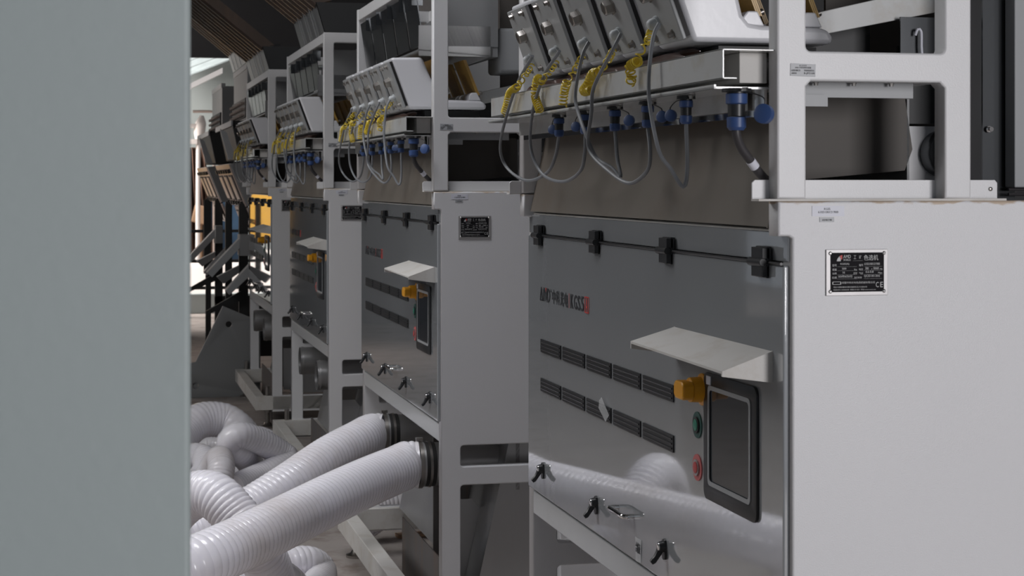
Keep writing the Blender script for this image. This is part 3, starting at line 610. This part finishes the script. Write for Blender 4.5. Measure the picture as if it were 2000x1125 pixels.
    for zz in (1.776, 1.786):
        MB().sweep([Vector((0.60+0.02*i, 0.28, zz)) for i in range(16)], 0.0035, 8).build('floor_lead', 'darkcable', R)
    return R

m1 = make_machine()
m1.scale = (1, 1.02, 1)
tag(m1, 'nearest white sorting machine, its bright blank side and nameplate filling the right edge', 'machine', 'white sorting machines in a row')
index_children()
for Y, sy, lab in ((6.386, 1.0, 'white sorting machine second from the front, with two hoses clamped under its door'),
                   (9.617, 0.985, 'third white sorting machine in the row, two bare round outlets under its door'),
                   (12.834, 0.985, 'farthest white sorting machine of the row, next to the slanted grey support plate')):
    c_ = copy_tree(m1); c_.location = (1.25, Y, 0); c_.scale = (1, sy, 1); c_['label'] = lab

_D = [o for o in kids[m1.name] if o.name.startswith('door')][0]
MB().prism([(1.165, 1.262), (1.10, 1.225), (1.13, 1.205), (1.19, 1.232), (1.185, 1.252)], -0.0195, -0.0190, 'x').build('clear_tape', 'tape', _D)
MB().prism([(0.905, 0.965), (0.86, 0.965), (0.862, 0.912), (0.90, 0.908)], -0.0145, -0.0140, 'x').build('clear_tape', 'tape', _D)
me = fit_text('合格证', 0, 0.035, 0.93, 0.955); me.transform(Matrix.Translation((-0.0150, 0.90, 0)) @ YZ); link('lettering', me, 'ink', _D, smooth=False)

# ---------------------------------------------------------------- hoses
def hose(P, R_, pitch=0.0235, name='flexible_hose', amp=0.05, rib=0.0, n=26):
    S = even(spline(P, 0.01), pitch/4); rad = [R_*(1.0, 0.985, 1-amp, 0.985)[i % 4] for i in range(len(S))]
    if name is None: return S, rad
    return MB().sweep(S, rad, n).build(name, 'hose')
def at(px, py, d):
    """a point d metres in front of the lens axis, from its measured direction"""
    t = (px-1000)/F; c = math.cos(YAW); s = math.sin(YAW)
    return (t*d*c + d*s, d*c - t*d*s, 1.80 - (py-357)*d/F)
def clamp(parent, x, y, z):
    MB().ring((x, y, z), (-1,0,0), 0.0935, 0.086, 0.014, 36).build('hose_clamp', 'steel', parent)
    MB().ring((x+0.034, y, z), (-1,0,0), 0.090, 0.084, 0.010, 36).build('hose_clamp', 'steel', parent)
    MB().ring((x+0.05, y, z), (-1,0,0), 0.0865, 0.0838, 0.060, 36).build('rubber_sleeve', 'rubber', parent)
    b = MB(); b.box(x-0.020, x+0.006, y-0.012, y+0.012, z+0.092, z+0.104); b.cyl((x-0.007, y-0.02, z+0.099), (x-0.007, y+0.02, z+0.099), 0.004, 8); b.build('clamp_screw', 'steel', parent)
G = 'white corrugated hoses around the second machine'
ya, yb = 6.386+0.30, 6.386+1.15
A = hose([(1.215, ya, 0.702), (1.165, ya, 0.702), at(780, 915, 6.72), at(725, 938, 6.5), at(660, 968, 6.25), at(560, 1018, 5.95), at(470, 1062, 5.7), at(375, 1105, 5.5), at(280, 1150, 5.5), at(200, 1260, 5.7), at(150, 1420, 5.9)], 0.092)
clamp(A, 1.228, ya, 0.702); tag(A, 'foremost white corrugated hose, clamped to the nearer outlet of the second machine', 'hose', G)
Bh = hose([(1.215, yb, 0.702), (1.165, yb, 0.702), at(700, 862, 7.42), at(640, 895, 7.2), at(560, 950, 6.95), at(480, 1000, 6.8), at(400, 1040, 6.7), at(320, 1075, 6.7), at(260, 1140, 7.0)], 0.090)
clamp(Bh, 1.228, yb, 0.702); tag(Bh, 'white corrugated hose behind the foremost one, clamped to the farther outlet', 'hose', G)
def H(P, r, lab, zmin=None, **k):
    zm = zmin or r                                          # keep every hose resting on the floor, never sunk into it
    P = [(x, y, min(d, (1.80-zm)*F/(y-357))) for x, y, d in P]
    return tag(hose([at(*p) for p in P], r, **k), lab, 'hose', 'white hoses heaped on the floor')
H([(300,1060,6.6),(340,1000,6.45),(380,968,6.35),(418,968,6.28),(455,1002,6.24),(490,1050,6.22),(520,1100,6.3),(540,1160,6.5)], 0.086, 'tightly ribbed hose arching down from the column behind the foremost hose', pitch=0.019, amp=0.07)
H([(350,980,9.9),(390,955,9.7),(424,900,9.5),(432,912,9.3),(425,960,9.2),(420,1010,9.2)], 0.074, 'short upright hose bend rising above the tightly ribbed arch', pitch=0.018)
H([(300,930,10.2),(345,862,10.6),(385,824,10.8),(430,820,10.9),(460,836,10.9),(482,866,10.9),(490,910,10.9)], 0.112, 'thickest hose of the heap, arching over at its back', pitch=0.03, amp=0.03)
H([(425,930,10.2),(465,930,10.1),(490,910,10.0),(472,886,9.8),(449,866,9.7),(466,851,9.7),(505,861,9.8),(546,884,9.9),(560,899,9.9),(535,918,9.8),(500,934,9.7),(455,954,9.5)], 0.076, 'smooth kinked hose looping twice at the right of the heap', zmin=0.08, pitch=0.022, amp=0.03)
H([(480,850,11.8),(510,852,11.8),(536,868,11.7),(540,890,11.6)], 0.066, 'small hose bend peeking out behind the kinked hose', pitch=0.022)
H([(320,930,10.1),(360,898,10.0),(392,893,10.0),(405,912,9.9),(385,940,9.8),(340,955,9.8)], 0.080, 'hose bend against the column at the left of the heap', zmin=0.10, pitch=0.022, amp=0.03)
H([(390,880,11.2),(410,870,11.2),(440,872,11.2),(470,880,11.3)], 0.06, 'hose deep in the heap under the thick arch', pitch=0.022)
H([(520,1122,7.5),(560,1105,7.5),(600,1100,7.55),(624,1116,7.6),(618,1150,7.6),(580,1190,7.6)], 0.075, 'hose loop on the floor below the foremost hose, rightmost', pitch=0.021)
H([(440,1150,7.1),(500,1122,7.1),(545,1130,7.1),(575,1160,7.2),(580,1200,7.2)], 0.080, 'smooth hose bend in front of the floor loop at the bottom edge', pitch=0.024, amp=0.03)
H([(690,1005,8.7),(740,990,8.75),(800,985,8.8),(850,992,8.9),(920,1010,9.1)], 0.062, 'hose lying under the second machine beyond its base rail', pitch=0.02)
H([(700,1040,8.75),(750,1010,8.75),(790,1005,8.8),(850,1015,8.9)], 0.060, 'lower hose lying under the second machine beyond its base rail', pitch=0.02)
yc = 3.009+1.02*1.15
Hn = hose([(1.215, yc, 0.702), (1.165, yc, 0.702), (1.08, yc-0.02, 0.695), (0.98, yc-0.06, 0.63), (0.86, yc-0.08, 0.50), (0.70, yc-0.02, 0.33), (0.5, yc+0.2, 0.15), (0.3, yc+0.5, 0.10)], 0.090)
clamp(Hn, 1.228, yc, 0.702); tag(Hn, 'hose top just showing under the door of the nearest machine', 'hose')

# ---------------------------------------------------------------- foreground column
col = empty('steel_column', (-0.22, 1.62, 0))
MB().box(-0.40, 0.301, -0.05, 0.10, 0.012, 4.6).build('column_shaft', 'column', col, 0.006, 3)
MB().box(-0.45, 0.34, -0.10, 0.15, 0.0, 0.012).build('base_plate', 'column', col, 0.002)
tag(col, 'blurred pale green steel column filling the left edge', 'column')

# ---------------------------------------------------------------- inlet ducts coming down onto the machines
def duct(Y, w_, label, rise=0.85, reach=1.1, x0=1.23, zb=2.635):
    o = empty('inlet_duct', (x0, Y, zb))
    # funnel on the machine
    b = MB(); b.sheet([(0.0,0.0,0.0),(0.0,w_,0.0),(-0.05,w_,0.17),(-0.05,0.0,0.17)], (1,0,0), 0.004)
    for q in range(1, 4): b.sheet([(-0.004, w_*q/4, 0.0), (-0.004, w_*q/4+0.012, 0.0), (-0.054, w_*q/4+0.012, 0.17), (-0.054, w_*q/4, 0.17)], (-1,0,0), 0.006)
    b.build('funnel', 'stainless', o)
    b2 = MB(); b2.sheet([(0.0,0.0,0.0),(0.30,0,0.0),(0.30,0,0.17),(-0.05,0,0.17)], (0,1,0), 0.004); b2.build('funnel_cheek', 'blackpaint', o)
    # sloping ribbed duct up to the left
    n = 8; b = MB()
    prof = []
    for i in range(n*4+1):
        t = i/(n*4); prof.append((w_*t, 0.018*(1 if (i % 4) in (1, 2) else 0)))
    P0 = [(-0.05, y, 0.16 - z) for y, z in prof]; P1 = [(-0.05-reach, y+0.15, 0.16+rise - z) for y, z in prof]
    top0 = (0.25, 0.34); A_ = [b.bm.verts.new(p) for p in P0]; B_ = [b.bm.verts.new(p) for p in P1]
    for i in range(len(A_)-1): b.bm.faces.new([A_[i], A_[i+1], B_[i+1], B_[i]])
    c0 = b.bm.verts.new((0.04, 0, 0.18)); c1 = b.bm.verts.new((0.04, w_, 0.18)); d0 = b.bm.verts.new((0.04-reach, 0.15, 0.18+rise)); d1 = b.bm.verts.new((0.04-reach, w_+0.15, 0.18+rise))
    b.bm.faces.new([A_[0], B_[0], d0, c0]); b.bm.faces.new([A_[-1], c1, d1, B_[-1]]); b.bm.faces.new([c0, d0, d1, c1]); b.bm.faces.new(B_ + [d1, d0])
    b.build('sloping_duct', 'duct', o)
    return tag(o, label, 'duct', 'brown inlet ducts')
duct(9.617+0.05, 1.15, 'brown ribbed duct sloping down onto the third machine, nearest of the ducts', 0.95, 1.15)
duct(12.834+0.05, 1.5, 'brown ribbed duct sloping down onto the farthest white machine', 0.95, 1.15)
duct(15.1, 1.4, 'brown duct ending above the dark screening machine, farthest of the ducts', 1.05, 1.25, 1.24, 2.832)

# ---------------------------------------------------------------- far screening machines (grey and black)
def screening(Y, label):
    R = empty('screening_machine', (0, Y, 0))
    MB().box(1.25, 1.95, 0, 1.5, 2.34, 2.80).build('control_tower', 'grey', R, 0.01)
    MB().box(1.245, 1.29, 0.0, 1.5, 2.78, 2.83).build('top_rail', 'rawgrey', R, 0.004)
    MB().box(1.235, 1.255, 0.02, 1.48, 2.365, 2.53).build('terminal_rail', 'blackpaint', R)
    for i in range(7):
        for j in range(3):
            MB().cyl((1.236, 0.12+0.20*i, 2.385+0.052*j), (1.20, 0.12+0.20*i, 2.380+0.052*j), 0.013, 8).build('bolt', 'clip', R)
    MB().box(1.112, 1.13, 0.0, 2.0, 2.285, 2.335).build('cross_beam', 'rawgrey', R, 0.004)
    MB().prism([(1.13, 2.335), (1.95, 2.335), (1.95, 2.0), (1.19, 2.0), (1.13, 2.27)], 0.05, 1.6, 'y').build('cable_box', 'blackpaint', R, 0.01)
    MB().prism([(1.02, 2.26), (1.075, 2.23), (1.16, 2.0), (1.09, 2.0)], -0.02, 0.03, 'y').build('slanting_strut', 'rawgrey', R)
    # leaning bin with clipped panels
    pr = [(1.104, 1.965), (1.60, 2.02), (1.66, 1.60), (1.25, 1.60)]
    B = MB().prism(pr, 0.0, 1.85, 'y').build('ore_bin', 'grey', R, 0.006)
    tl = Vector((1.104, 0, 1.965)); bl = Vector((1.25, 0, 1.60)); dn = (bl-tl).normalized(); nr = Vector((-abs(dn.z), 0, -abs(dn.x)))
    def quad(t0, t1, y0, y1, o0, o1, nm, m, par, bev=0.0):
        q = MB(); vv = [q.bm.verts.new(tl + dn*t + Vector((0, y, 0)) + nr*o) for o in (o0, o1) for t, y in ((t0,y0),(t0,y1),(t1,y1),(t1,y0))]
        for f in ((0,1,2,3),(4,7,6,5),(0,4,5,1),(1,5,6,2),(2,6,7,3),(3,7,4,0)): q.bm.faces.new([vv[i] for i in f])
        return q.build(nm, m, par, bev)
    quad(0.0, 0.40, 0.04, 1.78, 0.0, 0.01, 'inspection_panel', 'clip', B, 0.004)
    for k in range(3):
        y = 0.12+0.58*k
        quad(0.10, 0.34, y, y+0.42, 0.010, 0.016, 'panel_seal', 'rubber', B, 0.002)
        quad(0.115, 0.325, y+0.05, y+0.37, 0.016, 0.024, 'panel_window', 'clip', B, 0.002)
        for yy in (y+0.02, y+0.34):
            for t in (0.045, 0.345): quad(t, t+0.035, yy, yy+0.06, 0.01, 0.035, 'toggle_clip', 'black', B)
    quad(0.41, 0.62, 0.0, 1.4, -0.01, 0.01, 'lower_panel', 'clip', B, 0.004)
    for k in range(3): quad(0.44, 0.60, 0.10+0.42*k, 0.40+0.42*k, 0.010, 0.018, 'lower_seal', 'rubber', B, 0.002); quad(0.45, 0.59, 0.13+0.42*k, 0.37+0.42*k, 0.018, 0.024, 'lower_window', 'clip', B, 0.002)
    for x, y, w2, z0 in ((1.19, 0.10, 0.075, 0.55), (1.085, 0.25, 0.045, 0.85), (1.19, 1.7, 0.06, 0.0)):
        MB().box(x, x+w2, y, y+0.07, z0, 1.62).build('frame_post', 'blackpaint', R)
    MB().prism([(0.90, 0.70), (1.20, 0.87), (1.20, 0.79), (0.91, 0.67)], 0.02, 0.08, 'y').build('brace', 'blackpaint', R)
    MB().prism([(1.19, 1.345), (1.215, 1.285), (0.945, 1.00), (0.90, 1.04)], -0.15, 0.0, 'y').build('discharge_chute', 'rawgrey', R, 0.004)
    MB().prism([(1.30, 1.150), (1.30, 1.04), (1.09, 0.85), (1.06, 0.89)], -0.15, 0.0, 'y').build('discharge_chute', 'rawgrey', R, 0.004)
    MB().prism([(1.00, 0.99), (1.20, 1.09), (1.20, 1.03), (1.06, 0.93)], 0.10, 0.20, 'y').build('discharge_chute', 'rawgrey', R, 0.004)
    MB().box(1.175, 1.25, -0.17, 0.09, 1.18, 1.36).build('chute_mount', 'grey', R, 0.004)
    b = MB(); b.box(1.19, 1.9, 0.1, 0.2, 0.30, 0.62); b.build('sub_frame', 'blackpaint', R)
    for x, y in ((1.2, 0.12), (1.8, 0.12), (1.8, 1.7)): MB().box(x, x+0.07, y, y+0.07, 0.0, 1.62).build('frame_leg', 'blackpaint', R)
    return tag(R, label, 'machine', 'dark grey screening machines')
screening(15.05, 'dark grey screening machine with clipped leaning bin just beyond the last white machine')
screening(18.2, 'farthest dark screening machine, its leaning bin beside the brown sacking')
g = empty('support_plate', (0, 14.80, 0))
me = plate_mesh([(0.70, 0.0), (0.70, 0.28), (0.80, 0.30), (1.025, 0.765), (1.34, 0.63), (1.34, 0.0)],
                [[(1.075+0.026*math.cos(a*PI/8), 0.61+0.026*math.sin(a*PI/8)) for a in range(16)], [(0.80+0.026*math.cos(a*PI/8), 0.10+0.026*math.sin(a*PI/8)) for a in range(16)]], 0.03, 0.004)
me.transform(XZ); link('gusset', me, 'grey', g)
MB().box(0.70, 1.34, 0.015, 0.16, 0.0, 0.012).build('foot_flange', 'grey', g)
MB().box(0.78, 0.82, 0.0, 0.15, 0.0, 0.28).build('gusset_rib', 'grey', g)
tag(g, 'slanted grey support plate with two round holes left of the farthest white machine', 'support')

# ---------------------------------------------------------------- far bay beyond
struct(MB().box(-9, 6, 30.0, 30.1, 0.0, 6.0).build('wall_back', 'palewall'))
struct(MB().box(-6.0, 0.15, 22.0, 22.1, 0.0, 5.4).build('wall_side', 'hall'))  # unseen partition, added to keep the pale bay out of the third door's reflection
tag(MB().box(-0.8, 2.6, 24.3, 24.5, 0.0, 0.27).build('retaining_wall', 'palewall', None, 0.01), 'low grey concrete wall holding back the white powder heap', 'wall')
def heap_mesh(x0, x1, y0, y1, hmax, N_=30):
    b = MB(); grid = []
    for i in range(N_):
        row = []
        for j in range(N_):
            u = i/(N_-1); v = j/(N_-1)
            h = hmax*min(1, v*3.2+0.35)*(0.88+0.12*math.sin(5.1*u+1)) + 0.03*math.sin(19*u+7*v) + 0.02*random.random()
            edge = min(1, u*6, (1-u)*6, (1-v)*5)
            row.append(b.bm.verts.new((x0+(x1-x0)*u, y0+(y1-y0)*v, max(0, h*edge))))
        grid.append(row)
    for i in range(N_-1):
        for j in range(N_-1): b.bm.faces.new([grid[i][j], grid[i+1][j], grid[i+1][j+1], grid[i][j+1]])
    return b
tag(heap_mesh(-0.8, 2.6, 24.55, 26.6, 0.80).build('powder_heap', 'salt'), 'white mineral powder heap behind the low concrete wall', 'powder heap', None, 'stuff')
fr = empty('guard_rail', (0, 23.7, 0))
for z in (0.367, 0.727, 1.13): MB().box(-0.1, 2.6, 0.0, 0.05, z, z+0.04).build('rail_bar', 'blackpaint', fr)
for x in (-0.1, 1.0, 2.5): MB().box(x, x+0.05, 0.0, 0.05, 0.0, 1.17).build('rail_post', 'blackpaint', fr)
tag(fr, 'black horizontal rails crossing in front of the white powder heap', 'guard rail')
b = MB(); A_ = []
for i in range(36):
    x = 1.25+0.50*i/35; yy = 27.6+0.07*math.sin(i*0.9)+0.04*math.sin(i*2.7)
    A_.append([b.bm.verts.new((x - 0.14*(k/6.)**1.5*(i/35), yy + 0.03*math.sin(i*0.7+k), 0.60 + 1.75*k/6.)) for k in range(7)])
for p, q in zip(A_, A_[1:]):
    for k in range(6): b.bm.faces.new([p[k], q[k], q[k+1], p[k+1]])
o = b.build('hanging_sacking', 'brown'); sd = o.modifiers.new('solid', 'SOLIDIFY'); sd.thickness = 0.02
tag(o, 'brown folded sacking hanging above the white powder heap', 'sacking')
o = MB().box(1.43, 1.66, 27.1, 27.3, 1.17, 1.45, Matrix.Rotation(0.25, 3, 'Y')).build('cardboard_box', 'card', None, 0.02)
MB().cyl((1.545, 27.2, 0.0), (1.545, 27.2, 1.20), 0.035, 10).build('wooden_pole', 'card', o); tag(o, 'crumpled brown cardboard box on a wooden pole in front of the sacking', 'box')
o = MB().prism([(1.68, 0.0), (2.2, 0.0), (2.2, 1.9), (1.62, 1.9)], 27.7, 27.73, 'y').build('blue_sheet', 'bluesheet'); tag(o, 'dark blue sheet hanging beside the brown sacking', 'sheet')
o = MB().cyl((1.86, 27.0, 0.0), (1.80, 27.0, 1.75), 0.028, 12).build('white_pipe', 'frame'); tag(o, 'thin pale upright pipe in front of the blue sheet', 'pipe')
b = MB(); b.sweep(spline([(1.42, 27, 2.89), (1.68, 27, 2.89), (1.74, 27, 2.86), (1.74, 27, 2.6), (1.74, 27, 1.2), (1.74, 27, 0.0)], 0.03), 0.022, 10); o = b.build('bent_pipe', 'clip'); tag(o, 'pale pipe bent down in front of the far wall', 'pipe')
b = MB(); b.sheet([(0.9, 26.0, 2.96), (1.80, 26.0, 3.42), (1.80, 26.0, 3.50), (0.9, 26.0, 3.04)], (0,1,0), 0.3); o = b.build('roof_edge_beam', 'frame'); tag(o, 'white slanting roof edge beam above the far bay', 'beam')
b = MB()
for k in range(9): b.sheet([(0.6, 26.3+0.35*k, 3.1+0.12*k), (2.6, 26.3+0.35*k, 3.9+0.12*k), (2.6, 26.6+0.35*k, 4.0+0.12*k), (0.6, 26.6+0.35*k, 3.2+0.12*k)], (0,0,1), 0.02)
o = b.build('roof_sheet', 'glassy'); tag(o, 'pale ribbed roof sheets over the far bay', 'roof')
b = MB(); b.lathe((1.47, 26.4, 2.45), (0.15,0,1), [(0,0.05),(0.10,0.085),(0.25,0.08),(0.36,0.03)], 14); b.box(1.30, 1.45, 26.35, 26.5, 2.38, 2.45); b.box(1.30, 1.45, 26.35, 26.5, 2.62, 2.68); b.cyl((1.46, 26.4, 0.6), (1.47, 26.4, 2.46), 0.035, 10)
o = b.build('bagging_head', 'salt'); tag(o, 'pale pink bagging head at the top of the far bay', 'machine')
y_ = empty('loading_hopper', (0, 26.9, 0))
MB().prism([(-0.55, 1.9), (0.95, 1.9), (0.85, 0.95), (-0.45, 0.95)], 0, 0.8, 'y').build('hopper_body', 'yellowsheet', y_, 0.02)
for x in (-0.42, 0.74):
    for y in (0.0, 0.7): MB().box(x, x+0.08, y, y+0.08, 0, 0.97).build('hopper_leg', 'yellowsheet', y_)
tag(y_, 'yellow loading hopper mirrored in the door of the farthest white machine', 'hopper')

# ---------------------------------------------------------------- floor litter and planks
for p, lab in (((0.95, 12.1, 0.30, 0.06, 0.3), 'brown wooden plank on the floor by the foot of the farthest white machine'),
               ((0.85, 8.0, 0.42, 0.09, 1.2), 'dusty brown board on the floor beside the second machine base rail'),
               ((1.75, 8.75, 0.55, 0.07, 0.1), 'dusty board lying between the second and third machines')):
    x, y, l, w_, r = p
    o = MB().box(-l/2, l/2, -w_/2, w_/2, 0, 0.018).build('wooden_plank', 'card', None, 0.003); o.location = (x, y, 0.001); o.rotation_euler = (0, 0, r)
    tag(o, lab, 'plank', 'planks on the floor')
